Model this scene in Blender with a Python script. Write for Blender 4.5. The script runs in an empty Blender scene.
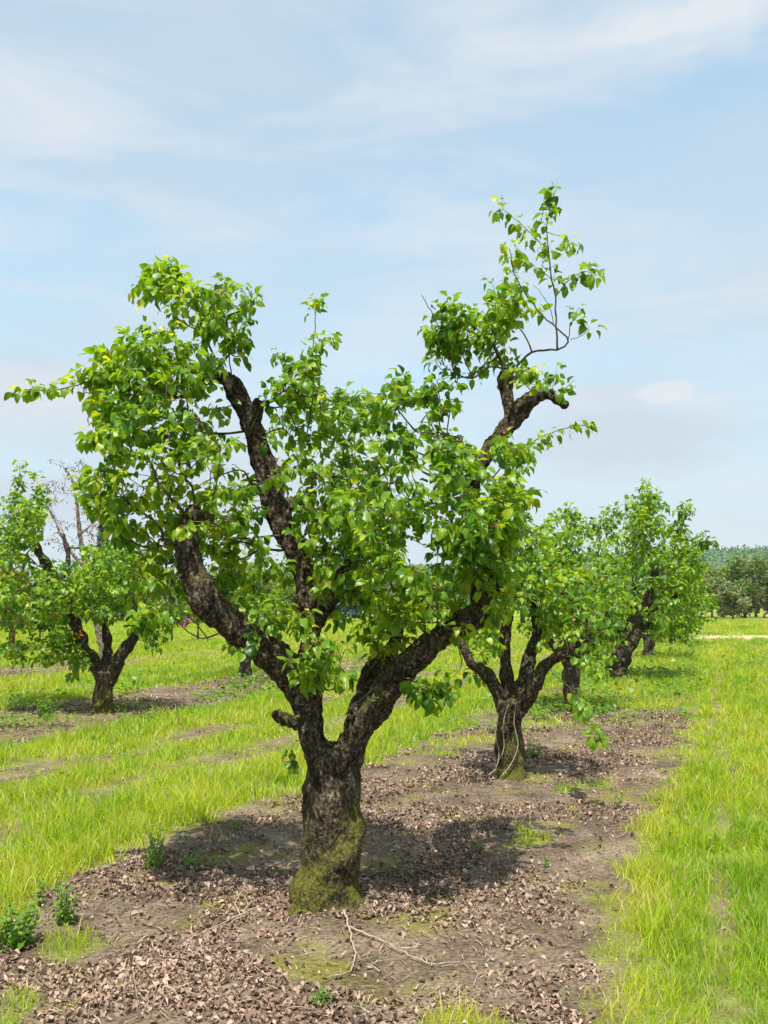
import bpy, math, random
import numpy as np
from mathutils import Vector, noise, Quaternion
F=900.0; HZ=605.0; CX=384.0; CH=1.6
C=bpy.context.scene.collection
rng=np.random.default_rng(7); random.seed(7)
def P(px,py,Y): return np.array([(px-CX)/F*Y, Y, CH-(py-HZ)/F*Y])
def G(px,py,z=0.0):
    Y=(CH-z)*F/(py-HZ); return np.array([(px-CX)/F*Y,Y,z])
def nz(x,y,z=0.0): return noise.noise(Vector((x,y,z)))
# ---------------- materials ----------------
def new_mat(name):
    m=bpy.data.materials.new(name); m.use_nodes=True; nt=m.node_tree; nt.nodes.clear()
    return m,nt,nt.nodes,nt.links
def N(ns,t,**k):
    n=ns.new(t)
    for a,b in k.items(): setattr(n,a,b)
    return n
def ramp(ns,stops,interp='LINEAR'):
    r=ns.new('ShaderNodeValToRGB'); e=r.color_ramp.elements; r.color_ramp.interpolation=interp
    while len(e)>1: e.remove(e[-1])
    e[0].position=stops[0][0]; e[0].color=(*stops[0][1],1)
    for p,c in stops[1:]:
        q=e.new(p); q.color=(*c,1)
    return r
def leaf_mat(name,stops,trans,rough=.4,tw=.4,spec=.5):
    m,nt,ns,ln=new_mat(name)
    a=N(ns,'ShaderNodeAttribute',attribute_name='tint')
    r=ramp(ns,stops); ln.new(a.outputs['Fac'],r.inputs[0])
    p=N(ns,'ShaderNodeBsdfPrincipled'); ln.new(r.outputs[0],p.inputs['Base Color'])
    p.inputs['Roughness'].default_value=rough; p.inputs['Specular IOR Level'].default_value=spec
    t=N(ns,'ShaderNodeBsdfTranslucent')
    mx=N(ns,'ShaderNodeMixRGB',blend_type='MULTIPLY'); mx.inputs[0].default_value=1
    ln.new(r.outputs[0],mx.inputs[1]); mx.inputs[2].default_value=(*trans,1); ln.new(mx.outputs[0],t.inputs[0])
    s=N(ns,'ShaderNodeMixShader'); s.inputs[0].default_value=tw
    ln.new(p.outputs[0],s.inputs[1]); ln.new(t.outputs[0],s.inputs[2])
    o=N(ns,'ShaderNodeOutputMaterial'); ln.new(s.outputs[0],o.inputs[0]); return m
LEAF=leaf_mat('pear_leaf',[(0,(.032,.105,.008)),(.35,(.115,.25,.012)),(.7,(.20,.335,.017)),(1,(.37,.45,.03))],(1.9,1.65,.6),.40,.5)
LEAF_OR=leaf_mat('autumn_leaf',[(0,(.17,.2,.02)),(.6,(.32,.29,.03)),(1,(.36,.2,.04))],(1.4,1.2,.8),.5,.35)
LEAF_DK=leaf_mat('far_leaf',[(0,(.07,.13,.03)),(.5,(.13,.21,.04)),(1,(.21,.29,.055))],(1.3,1.3,.9),.6,.3,.2)
LEAF_OL=leaf_mat('olive_leaf',[(0,(.12,.16,.06)),(.5,(.2,.24,.09)),(1,(.3,.32,.14))],(1.2,1.2,.9),.6,.3,.2)
LEAF_BL=leaf_mat('conifer_needles',[(0,(.03,.07,.055)),(1,(.09,.16,.12))],(1,1,1),.6,.15,.2)
LEAF_LM=leaf_mat('lime_leaf',[(0,(.11,.2,.02)),(1,(.24,.36,.04))],(1.4,1.3,.8),.5,.35,.3)
PINK=leaf_mat('pink_blossom',[(0,(.5,.12,.3)),(1,(.75,.3,.5))],(1,1,1),.6,.3)
RUST=leaf_mat('rusty_buds',[(0,(.12,.05,.03)),(1,(.3,.16,.09))],(1,1,1),.7,.1)
ORANGE=leaf_mat('orange_leaf',[(0,(.5,.1,.03)),(1,(.75,.25,.06))],(1,1,1),.6,.3)
WEED=leaf_mat('weed_leaf',[(0,(.07,.17,.012)),(1,(.2,.34,.03))],(1.6,1.6,.8),.45,.38)
GRASS=leaf_mat('grass_blades',[(0,(.11,.25,.012)),(.3,(.21,.37,.012)),(.6,(.34,.45,.016)),(.85,(.47,.49,.035)),(.9,(.5,.44,.18)),(1,(.46,.36,.2))],(1.5,1.4,.8),.5,.4,.3)
LITTER=leaf_mat('dead_leaf',[(0,(.075,.052,.038)),(.35,(.185,.12,.088)),(.7,(.34,.235,.172)),(1,(.50,.37,.28))],(1,.9,.8),.75,.12,.2)
MOSSM=leaf_mat('moss',[(0,(.10,.12,.008)),(.6,(.24,.25,.015)),(1,(.16,.3,.02))],(1.2,1.2,.8),.8,.2,.1)
def bark_mat(name,dark,mid,lite,moss=.5,mosscol=((.045,.048,.010),(.15,.145,.02)),scale=1.0):
    m,nt,ns,ln=new_mat(name)
    tc=N(ns,'ShaderNodeTexCoord'); mp=N(ns,'ShaderNodeMapping'); mp.inputs['Scale'].default_value=(scale,scale,scale*.4)
    ln.new(tc.outputs['Object'],mp.inputs[0])
    w=N(ns,'ShaderNodeTexNoise'); w.inputs['Scale'].default_value=9; w.inputs['Detail'].default_value=4; ln.new(mp.outputs[0],w.inputs[0])
    ad=N(ns,'ShaderNodeMixRGB',blend_type='ADD'); ad.inputs[0].default_value=.09; ln.new(mp.outputs[0],ad.inputs[1]); ln.new(w.outputs['Color'],ad.inputs[2])
    v=N(ns,'ShaderNodeTexNoise'); v.inputs['Scale'].default_value=42; v.inputs['Detail'].default_value=5; v.inputs['Distortion'].default_value=.6; ln.new(ad.outputs[0],v.inputs['Vector'])
    vr=ramp(ns,[(.36,(.12,.12,.12)),(.47,(.6,.6,.6)),(.62,(1,1,1))]); ln.new(v.outputs[0],vr.inputs[0])
    n1=N(ns,'ShaderNodeTexNoise'); n1.inputs['Scale'].default_value=55; n1.inputs['Detail'].default_value=6; ln.new(tc.outputs['Object'],n1.inputs[0])
    cr=ramp(ns,[(.3,dark),(.5,mid),(.68,lite)]); ln.new(n1.outputs[0],cr.inputs[0])
    mu=N(ns,'ShaderNodeMixRGB',blend_type='MULTIPLY'); mu.inputs[0].default_value=.8; ln.new(cr.outputs[0],mu.inputs[1]); ln.new(vr.outputs[0],mu.inputs[2])
    # pale lichen flecks
    lv=N(ns,'ShaderNodeTexNoise'); lv.inputs['Scale'].default_value=28; lv.inputs['Detail'].default_value=5; ln.new(tc.outputs['Object'],lv.inputs[0])
    lr=ramp(ns,[(.6,(0,0,0)),(.7,(.55,.55,.55))]); ln.new(lv.outputs[0],lr.inputs[0])
    li=N(ns,'ShaderNodeMixRGB'); ln.new(lr.outputs[0],li.inputs[0]); ln.new(mu.outputs[0],li.inputs[1]); li.inputs[2].default_value=(*[min(1,c*1.7) for c in lite],1)
    # moss: attribute + upward-facing + noise
    at=N(ns,'ShaderNodeAttribute',attribute_name='moss')
    n2=N(ns,'ShaderNodeTexNoise'); n2.inputs['Scale'].default_value=24; n2.inputs['Detail'].default_value=8; n2.inputs['Roughness'].default_value=.65; ln.new(tc.outputs['Object'],n2.inputs[0])
    a1=N(ns,'ShaderNodeMath',operation='ADD'); ln.new(at.outputs['Fac'],a1.inputs[0]); ln.new(n2.outputs[0],a1.inputs[1])
    mr=N(ns,'ShaderNodeMapRange'); mr.inputs[1].default_value=1.0-moss*.3; mr.inputs[2].default_value=1.32-moss*.3; ln.new(a1.outputs[0],mr.inputs[0])
    n3=N(ns,'ShaderNodeTexNoise'); n3.inputs['Scale'].default_value=90; n3.inputs['Detail'].default_value=3; ln.new(tc.outputs['Object'],n3.inputs[0])
    mc=ramp(ns,[(.35,mosscol[0]),(.65,mosscol[1])]); ln.new(n3.outputs[0],mc.inputs[0])
    mm=N(ns,'ShaderNodeMixRGB'); ln.new(mr.outputs[0],mm.inputs[0]); ln.new(li.outputs[0],mm.inputs[1]); ln.new(mc.outputs[0],mm.inputs[2])
    p=N(ns,'ShaderNodeBsdfPrincipled'); p.inputs['Roughness'].default_value=.92; p.inputs['Specular IOR Level'].default_value=.2
    ln.new(mm.outputs[0],p.inputs['Base Color'])
    hs=N(ns,'ShaderNodeMath',operation='ADD'); ln.new(vr.outputs[0],hs.inputs[0]); ln.new(n1.outputs[0],hs.inputs[1])
    b=N(ns,'ShaderNodeBump'); b.inputs['Strength'].default_value=.9; b.inputs['Distance'].default_value=.014/scale; ln.new(hs.outputs[0],b.inputs['Height']); ln.new(b.outputs[0],p.inputs['Normal'])
    o=N(ns,'ShaderNodeOutputMaterial'); ln.new(p.outputs[0],o.inputs[0]); return m
BARK=bark_mat('mossy_pear_bark',(.024,.017,.012),(.066,.048,.033),(.2,.155,.11),.85)
BARK_FAR=bark_mat('old_bark',(.04,.03,.022),(.09,.068,.05),(.18,.145,.105),.35,scale=.5)
BARK_PALE=bark_mat('pale_bark',(.14,.11,.085),(.26,.21,.16),(.4,.34,.27),.1,scale=.4)
BARK_RED=bark_mat('red_bark',(.16,.06,.04),(.28,.11,.07),(.36,.17,.11),.0,scale=.4)
def flat(name,col,rough=.8,var=.3):
    m,nt,ns,ln=new_mat(name)
    tc=N(ns,'ShaderNodeTexCoord'); n=N(ns,'ShaderNodeTexNoise'); n.inputs['Scale'].default_value=40; n.inputs['Detail'].default_value=4; ln.new(tc.outputs['Object'],n.inputs[0])
    r=ramp(ns,[(.3,tuple(c*(1-var) for c in col)),(.7,tuple(c*(1+var) for c in col))]); ln.new(n.outputs[0],r.inputs[0])
    p=N(ns,'ShaderNodeBsdfPrincipled'); p.inputs['Roughness'].default_value=rough; ln.new(r.outputs[0],p.inputs[0])
    o=N(ns,'ShaderNodeOutputMaterial'); ln.new(p.outputs[0],o.inputs[0]); return m
TWIG=flat('twig_bark',(.085,.06,.04)); TWIG_TAN=flat('dry_twig',(.36,.28,.2)); BUD=flat('dried_blossom',(.25,.11,.06)); STEMG=flat('green_stem',(.12,.2,.04))
WOODCUT=flat('cut_wood',(.3,.2,.12))
# ---------------- mesh helpers ----------------
def mesh_np(name,verts,faces_flat,counts,mat,parent=None,tint=None,smooth=True,attrs=None):
    me=bpy.data.meshes.new(name); V=np.asarray(verts,dtype=np.float32)
    counts=np.asarray(counts,dtype=np.int32); ff=np.asarray(faces_flat,dtype=np.int32)
    me.vertices.add(len(V)); me.vertices.foreach_set('co',V.ravel())
    me.loops.add(len(ff)); me.loops.foreach_set('vertex_index',ff)
    me.polygons.add(len(counts)); st=np.concatenate([[0],np.cumsum(counts)[:-1]]).astype(np.int32)
    me.polygons.foreach_set('loop_start',st)
    if smooth: me.polygons.foreach_set('use_smooth',np.ones(len(counts),dtype=bool))
    me.update(calc_edges=True); me.validate()
    if tint is not None:
        a=me.attributes.new('tint','FLOAT','POINT'); a.data.foreach_set('value',np.asarray(tint,dtype=np.float32))
    for k,v in (attrs or {}).items():
        a=me.attributes.new(k,'FLOAT','POINT'); a.data.foreach_set('value',np.asarray(v,dtype=np.float32))
    me.materials.append(mat); o=bpy.data.objects.new(name,me); C.objects.link(o)
    if parent is not None: o.parent=parent
    return o
def tag(o,label=None,cat=None,group=None,kind=None):
    if label: o['label']=label
    if cat: o['category']=cat
    if group: o['group']=group
    if kind: o['kind']=kind
    return o
def empty(name,loc):
    o=bpy.data.objects.new(name,None); C.objects.link(o); o.location=loc; o.empty_display_size=.2; return o
class MB:
    def __init__(s): s.v=[]; s.f=[]; s.c=[]; s.n=0
    def add(s,V,faces):
        for f in faces: s.f.extend([i+s.n for i in f]); s.c.append(len(f))
        s.v.append(np.asarray(V)); s.n+=len(V)
    def tube(s,pts,rad,sides=6,wob=0.0):
        pts=[np.asarray(p,float) for p in pts]; n=len(pts); V=[]
        t=pts[1]-pts[0]; t/=np.linalg.norm(t)+1e-9
        a=np.array([1.,0,0]) if abs(t[0])<.8 else np.array([0,1.,0]); u=np.cross(t,a); u/=np.linalg.norm(u)
        for i in range(n):
            if i==0: t=pts[1]-pts[0]
            elif i==n-1: t=pts[-1]-pts[-2]
            else: t=pts[i+1]-pts[i-1]
            t=t/(np.linalg.norm(t)+1e-9); u=u-np.dot(u,t)*t; u/=np.linalg.norm(u)+1e-9; w=np.cross(t,u)
            for k in range(sides):
                an=2*math.pi*k/sides; r=rad[i]
                if wob: r*=1+wob*nz(pts[i][0]*6+math.cos(an),pts[i][2]*6+math.sin(an),pts[i][1]*6+3)
                V.append(pts[i]+r*(math.cos(an)*u+math.sin(an)*w))
        Fs=[]
        for i in range(n-1):
            for k in range(sides):
                k2=(k+1)%sides; Fs.append((i*sides+k,i*sides+k2,(i+1)*sides+k2,(i+1)*sides+k))
        Fs.append(tuple(reversed(range(sides)))); Fs.append(tuple((n-1)*sides+k for k in range(sides)))
        s.add(V,Fs)
    def build(s,name,mat,parent=None,**k):
        V=np.concatenate(s.v) 
        if parent is not None: V=V-np.array(parent.location)
        return mesh_np(name,V,s.f,s.c,mat,parent,**k)
def spline(pts,rad,step):
    """catmull-rom through pts"""
    pts=[np.asarray(p,float) for p in pts]; Q=[pts[0]*2-pts[1]]+pts+[pts[-1]*2-pts[-2]]; op=[];orr=[]
    for i in range(len(pts)-1):
        p0,p1,p2,p3=Q[i],Q[i+1],Q[i+2],Q[i+3]; m=max(1,int(np.linalg.norm(p2-p1)/step))
        for k in range(m):
            t=k/m; op.append(.5*((2*p1)+(-p0+p2)*t+(2*p0-5*p1+4*p2-p3)*t*t+(-p0+3*p1-3*p2+p3)*t**3)); orr.append(rad[i]*(1-t)+rad[i+1]*t)
    op.append(pts[-1]); orr.append(rad[-1]); return op,orr
# ---------------- leaves ----------------
def leaf_template(rows):
    V=[(0,0,0)]; 
    ts,ws=rows
    for t,w in zip(ts,ws):
        V+=[(-w,t,w*.35),(0,t,0),(w,t,w*.35)]
    V.append((0,1,0)); n=len(ts); Fs=[(0,2,1),(0,3,2)]
    for i in range(n-1):
        a=1+3*i; b=a+3; Fs+=[(a,a+1,b+1,b),(a+1,a+2,b+2,b+1)]
    a=1+3*(n-1); z=1+3*n; Fs+=[(a,a+1,z),(a+1,a+2,z)]
    return np.array(V,float),Fs
T_HI=leaf_template(((.08,.28,.56,.83),(.2,.37,.36,.19)))
T_LO=leaf_template(((.22,.68),(.35,.31)))
T_MIN=(np.array([(0,0,0),(-.33,.45,.06),(.33,.45,.06),(0,1,0)],float),[(0,2,3,1)])
def leaves(name,pos,dirs,ups,size,mat,parent,tmpl,tint,droop=.35,petiole=0.0,fold=1.0,widths=None,p0=None):
    pos=np.asarray(pos);n=len(pos); T,Fs=tmpl; k=len(T)
    d=dirs/np.linalg.norm(dirs,axis=1,keepdims=True); u=ups-np.sum(ups*d,1,keepdims=True)*d; u/=np.linalg.norm(u,axis=1,keepdims=True)+1e-9
    r=np.cross(d,u); sz=np.asarray(size)[:,None]
    dr=droop*(.4+1.2*rng.random(n))[:,None]; fo=fold*(rng.normal(.9,.8,n))[:,None]
    t=T[None,:,1]; x=T[None,:,0]*(1 if widths is None else widths[:,None]); z=T[None,:,2]*fo-dr*t*t+.06*rng.normal(0,1,(n,k))*np.abs(T[None,:,0])*3
    tt=np.sin(t*dr*1.1)/(dr*1.1)
    V=pos[:,None,:]+sz[:,:,None]*(x[:,:,None]*r[:,None,:]+tt[:,:,None]*d[:,None,:]+z[:,:,None]*u[:,None,:])
    base=(np.arange(n)*k)
    flat_f=np.array([i for f in Fs for i in f]); cnt=np.array([len(f) for f in Fs])
    FF=(base[:,None]+flat_f[None,:]).ravel(); CC=np.tile(cnt,n)
    V=V.reshape(-1,3); TT=np.repeat(np.asarray(tint),k)
    if petiole>0:
        b=len(V); p1=pos
        w=r*.0011; PV=np.stack([p0-w,p0+w,p1+w,p1-w],1).reshape(-1,3)
        V=np.concatenate([V,PV]); FF=np.concatenate([FF,(b+np.arange(4*n))]); CC=np.concatenate([CC,np.full(n,4)]); TT=np.concatenate([TT,np.full(4*n,.8)])
    if parent is not None: V=V-np.array(parent.location)
    return mesh_np(name,V,FF,CC,mat,parent,tint=TT)
def rand_dir(n): 
    v=rng.normal(size=(n,3)); return v/np.linalg.norm(v,axis=1,keepdims=True)
# ---------------- trees ----------------
def moss_attr(V,Nn,base,h):
    z=(V[:,2]-base)/h
    m=.36*np.clip(Nn[:,2]+.2,-.4,1)+.30*np.clip(1-z*6,0,1)+.14*np.clip(1-z*2.2,0,1)
    m=m+np.array([.38*nz(x*2.6,y*2.6,q*1.7+4) for x,y,q in V])
    return m
def make_trunk(name,limbs,parent,mat,voxel,amp,cutstep=.04,spec_r=.86):
    mb=MB()
    for li,(pts,rad) in enumerate(limbs):
        p,r=spline(pts,rad,cutstep)
        p=[q+np.array([nz(q[0]*3,q[1]*3,q[2]*3+k*9) for k in range(3)])*amp*1.5 for q in p]
        # round the free end
        e=p[-1]-p[-2]; e/=np.linalg.norm(e)+1e-9
        p.append(p[-1]+e*r[-1]*.5); r=list(r)+[r[-1]*.65]
        r=[a*(spec_r if li or spec_r<.7 else max(spec_r,.86))*(1+(.12 if li==0 else .34)*nz(q[0]*7,q[1]*7,q[2]*7+li*3)) for a,q in zip(r,p)]; mb.tube(p,r,14,.42)
    o=mb.build(name,mat,parent)
    mod=o.modifiers.new('r','REMESH'); mod.mode='VOXEL'; mod.voxel_size=voxel; mod.use_smooth_shade=True
    sm=o.modifiers.new('s','SMOOTH'); sm.iterations=3
    dg=bpy.context.evaluated_depsgraph_get(); dg.update(); me=bpy.data.meshes.new_from_object(o.evaluated_get(dg),depsgraph=dg)
    o.modifiers.clear(); o.data=me; me.name=name
    n=len(me.vertices); V=np.empty(n*3,np.float32); me.vertices.foreach_get('co',V); V=V.reshape(-1,3)
    Nn=np.empty(n*3,np.float32); me.vertices.foreach_get('normal',Nn); Nn=Nn.reshape(-1,3)
    D=np.empty(n,np.float32)
    for i in range(n):
        x,y,z=V[i]*1.0
        a=nz(x*5,y*5,z*4); b=nz(x*17,y*17,z*9+5); c=nz(x*45,y*45,z*22+9); e=abs(nz(x*26,y*26,z*7+31)); f=abs(nz(x*55,y*55,z*18+3))
        D[i]=amp*(.9*a+.8*b+.45*c-1.5*e-.6*f+.45)
    V=V+Nn*D[:,None]; me.vertices.foreach_set('co',V.ravel().astype(np.float32)); me.update()
    me.polygons.foreach_set('use_smooth',np.ones(len(me.polygons),bool))
    a=me.attributes.new('moss','FLOAT','POINT'); a.data.foreach_set('value',moss_attr(V,Nn,0,4.0).astype(np.float32))
    if not me.materials: me.materials.append(mat)
    return o
def grow(limb_pts,clusters,max_seg=.45,pen=.35):
    """connect cluster points into a twig graph hanging on the limbs"""
    L=np.array(limb_pts); Cn=np.array(clusters)
    d=np.min(np.linalg.norm(Cn[:,None,:]-L[None,:,:],axis=2),axis=1); order=np.argsort(d); Cn=Cn[order]
    nodes=np.zeros((len(L)+len(Cn),3)); nodes[:len(L)]=L; cost=np.zeros(len(nodes)); par=-np.ones(len(nodes),int); m=len(L)
    for c in Cn:
        dd=np.linalg.norm(nodes[:m]-c,axis=1); 
        # prefer parents that lie below / inwards
        s=dd+pen*cost[:m]+.25*np.clip(nodes[:m,2]-c[2],0,1)
        j=int(np.argmin(s)); nodes[m]=c; par[m]=j; cost[m]=cost[j]+dd[j]; m+=1
    return nodes,par,len(L)
def build_tree(name,label,cat,Y0,base_px,limbs_px,blobs,shoots,spec,group=None):
    """limbs_px: list of [(px,py,dy,rpx)...]; blobs: (px,py,rx,ry,dy,rd,n); shoots: ([(px,py,dy)...],r0,leafstart,size)"""
    b=G(base_px[0],base_px[1]); Y0=b[1]
    root=empty(name,(b[0],b[1],0)); tag(root,label,cat,group)
    limbs=[]; att=[]
    for li,l in enumerate(limbs_px):
        pts=[P(x,y,Y0+dy) for x,y,dy,r in l]; rad=[r/F*(Y0+dy) for x,y,dy,r in l]
        limbs.append((pts,rad))
        if li>0:
            q,_=spline(pts,rad,.09); att+=q[2:]
    if not att: att=[q for q in spline(*limbs[0],.12)[0]][3:]
    for l in spec.get('roots',[]): limbs.append(([P(x,y,Y0+dy) for x,y,dy,r in l],[r/F*Y0 for x,y,dy,r in l]))
    tr=make_trunk('trunk',limbs,root,spec.get('bark',BARK),spec['voxel'],spec['amp'],spec_r=spec.get('rs',.84))
    cl=[]
    for (x,y,rx,ry,dy,rd,n) in blobs:
        n=int(n*spec.get('dens',1))
        v=rand_dir(n)*(rng.random(n)**(1/2.4))[:,None]
        for q in v:
            # the crown keeps its shape in depth as well: real ellipsoid
            Y=Y0+dy+q[1]*rd; X_,Z_=x+q[0]*rx,y-q[2]*ry
            if spec.get('open'):
                hit=False
                for li in spec['open']:
                    for (a0,a1,ad,ar),(b0,b1,bd,br) in zip(limbs_px[li][:-1],limbs_px[li][1:]):
                        vx,vy=b0-a0,b1-a1; t=max(0,min(1,((X_-a0)*vx+(Z_-a1)*vy)/(vx*vx+vy*vy+1e-9)))
                        if math.hypot(X_-a0-t*vx,Z_-a1-t*vy)<ar+spec.get('gap',9) and Y<Y0+ad+.05: hit=True
                if hit and rng.random()<.5: continue
            pp_=P(X_,Z_,Y)
            if spec.get('lace') and nz(*(pp_*spec.get('lf',2.6)))<-.19: continue
            cl.append(pp_)
    nodes,par,nl=grow(att,cl)
    desc=np.ones(len(nodes))
    for i in range(len(nodes)-1,nl-1,-1): desc[par[i]]+=desc[i]
    tw=MB(); lp=[];ld=[];ls=[];ln0=[]; rt=spec.get('rt',.0016); sides=spec.get('sides',5)
    def cluster(p,axis,k,spread=.05,size=1.0):
        n=max(1,int(rng.normal(k,1.3)))
        for _ in range(n):
            d=rng.normal(size=3); d[2]=d[2]*.6-.12; d/=np.linalg.norm(d); d=d*.95+axis*.45
            ln0.append(p); lp.append(p+d*spread*rng.uniform(.5,1.1)); dd=d.copy(); dd[2]-=rng.uniform(-.15,1.0); ld.append(dd); ls.append(size*rng.choice([.55,.8,1,1.1,1.25]))
    for i in range(nl,len(nodes)):
        a=nodes[par[i]]; c=nodes[i]; seg=c-a; L=np.linalg.norm(seg)
        if L<1e-4: continue
        ax=seg/L; mid=(a+c)/2+rng.normal(size=3)*L*.08+np.array([0,0,-.06*L])
        r0=min(rt*math.sqrt(desc[i]),rt*7)+.0006; r1=max(r0*.65,rt*.8)
        if spec.get('twigs',True): 
            q,r=spline([a,mid,c],[r0,(r0+r1)/2,r1],max(L/4,.02)) if spec.get('fine') else ([a,mid,c],[r0,(r0+r1)/2,r1])
            tw.tube(q,r,sides)
        cluster(c,ax,spec['k'],spec.get('spread',.05))
        if L>.16:
            for t in np.arange(.35,.9,.11/L): 
                if rng.random()<.75: cluster(a*(1-t)+c*t,ax,spec['k']*.5,spec.get('spread',.05),.85)
    anch=list(nodes)
    for s in shoots:
        pts,r0,ls0,size=s[:4]; dens=s[4] if len(s)>4 else 1.0
        p=[P(x,y,Y0+dy) for x,y,dy in pts]
        al=np.array(anch); j=np.argmin(np.linalg.norm(al-p[0],axis=1))
        if np.linalg.norm(al[j]-p[0])>.015: p=[al[j]]+p
        anch+=p[1:]
        q,r=spline(p,list(np.linspace(r0,max(.0012,r0*.3),len(p))),.03)
        q=[a+rng.normal(size=3)*.0025 for a in q]; tw.tube(q,r,sides)
        n=len(q)
        for i,(a,rr) in enumerate(zip(q,r)):
            if i/n<ls0: continue
            if ls0>=1: continue
            if rng.random()<.85*dens:
                ax=(q[min(i+1,n-1)]-q[max(i-1,0)]); ax/=np.linalg.norm(ax)+1e-9
                cluster(a,ax,5.6*size if i<n-2 else 8,spec.get('spread',.05),.95*size**.3)
    if tw.n: tw.build('twigs',spec.get('twigmat',TWIG),root)
    lp=np.array(lp); ld=np.array(ld); n=len(lp)
    up=np.tile([0,0,1.],(n,1))+rng.normal(size=(n,3))*.42
    up[:,1]-=.1
    cn=np.array([nz(*(q*2.2)) for q in lp]); tint=np.clip(.45+rng.normal(0,.22,n)+.35*cn,0,.95)
    tint=np.where(rng.random(n)<.06,np.clip(tint+.4,0,1),tint)
    o=leaves('crown',lp,ld,up,np.array(ls)*spec['leaf'],spec.get('leafmat',LEAF),root,spec.get('tmpl',T_LO),tint,droop=spec.get('droop',.5),petiole=spec.get('petiole',0),p0=np.array(ln0))
    print(name,'leaves',n,'clusters',len(cl))
    # dried blossom / fruitlet clusters on the spurs
    if spec.get('buds'):
        mb=MB(); idx=rng.choice(np.arange(nl,len(nodes)),size=min(spec['buds'],len(nodes)-nl),replace=False)
        for i in idx:
            for _ in range(rng.integers(2,5)):
                d=rng.normal(size=3); d[2]=abs(d[2])*.6; d/=np.linalg.norm(d); a=nodes[i]
                mb.tube([a,a+d*.016,a+d*.022,a+d*.031,a+d*.036],[.0011,.0013,.0048,.0056,.002],5)
        mb.build('dried_blossom',BUD,root)
    return root
# ---- main tree (4.8 m) ----
main_limbs=[
 [(328,914,0,42),(329,896,0,37),(331,865,0,35),(332,820,0,33),(333,785,0,32),(334,760,0,31)],
 [(334,775,0,25),(314,744,0,20),(306,712,0,19),(299,690,-.02,20),(282,664,-.05,20),(258,645,-.1,21),(230,626,-.15,20),(205,600,-.2,18),(190,570,-.2,15),(186,545,-.2,13),(189,520,-.2,12),(196,511,-.18,10)],
 [(189,520,-.2,10),(200,515,-.22,8),(211,519,-.26,6)],
 [(306,712,0,17),(312,660,.1,15),(310,615,.2,14),(303,571,.25,14),(289,537,.28,14),(273,500,.3,15),(262,465,.3,13),(252,430,.28,14),(241,402,.25,13),(226,380,.2,12),(212,374,.15,10),(203,380,.12,9)],
 [(248,432,.27,9),(256,410,.22,9),(257,404,.2,8)],
 [(276,510,.3,8),(296,503,.3,8),(303,508,.3,6)],
 [(310,640,.15,9),(328,606,.3,8),(339,575,.4,7),(352,562,.45,7)],
 [(338,775,0,25),(358,735,0,18),(376,704,0,19),(398,678,-.03,18),(422,654,-.05,17),(446,634,-.05,17),(466,620,-.05,16),(484,608,-.03,15),(490,590,0,10),(484,560,.05,9),(474,520,.1,9),(474,484,.12,9),(484,456,.15,10),(503,432,.18,11),(521,411,.2,11),(536,398,.2,9),(552,395,.18,8),(565,404,.15,7)],
 [(512,424,.18,8),(506,400,.2,8),(504,380,.2,9),(506,372,.2,6)],
 [(352,748,.02,12),(358,706,.1,11),(370,676,.2,12),(388,652,.3,11),(398,620,.38,9),(402,585,.42,7)],
 [(484,608,-.03,11),(476,598,-.1,10),(474,588,-.12,7)],
 [(305,728,0,9),(288,722,-.08,8),(276,716,-.12,8)],
]
main_blobs=[ # px py rx ry dy rd n
 (172,282,30,20,.1,.25,13),(212,306,42,32,.1,.4,30),(240,335,16,30,.1,.25,11),(150,348,42,26,0,.4,20),(108,368,28,18,-.1,.25,9),
 (140,395,52,36,0,.6,34),(185,380,45,50,0,.6,30),(125,440,42,38,-.1,.55,30),(190,440,58,48,-.1,.7,44),(110,490,30,32,-.2,.4,16),
 (150,510,50,36,-.2,.6,32),(215,500,55,48,.3,.7,40),(165,560,40,40,-.1,.5,22),(150,600,22,30,-.35,.3,7),(235,560,45,42,.4,.6,32),
 (275,440,28,48,.2,.5,16),(300,395,26,36,.3,.4,18),(345,420,48,30,.2,.6,32),(395,440,52,42,.1,.8,46),(330,480,58,50,.45,.8,55),
 (385,510,62,52,0,.9,62),(320,560,60,45,.45,.8,48),(420,560,60,50,0,.9,60),(345,620,58,38,.1,.7,44),(330,600,45,40,-.2,.4,22),(390,590,45,35,-.2,.4,20),(470,560,30,40,-.25,.35,18),(310,660,26,26,-.2,.3,10),(275,610,35,28,.1,.6,16),(440,610,45,34,0,.6,26),
 (480,525,42,50,-.1,.6,40),(505,500,24,45,-.1,.4,24),(500,580,30,40,-.1,.5,20),(460,460,38,30,0,.5,24),(440,400,20,25,.1,.3,8),
 (448,335,22,34,.2,.25,17),(478,325,28,38,.2,.3,24),(500,305,22,24,.2,.25,14),(490,370,45,26,.15,.35,20),(528,372,32,16,.2,.25,12),(508,450,26,20,0,.3,10),
 (325,665,28,20,-.15,.3,12),(375,640,35,18,0,.4,10),(430,692,18,8,-.3,.12,5),(250,640,30,14,-.2,.25,5),(400,395,22,20,.2,.3,7)]
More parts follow.
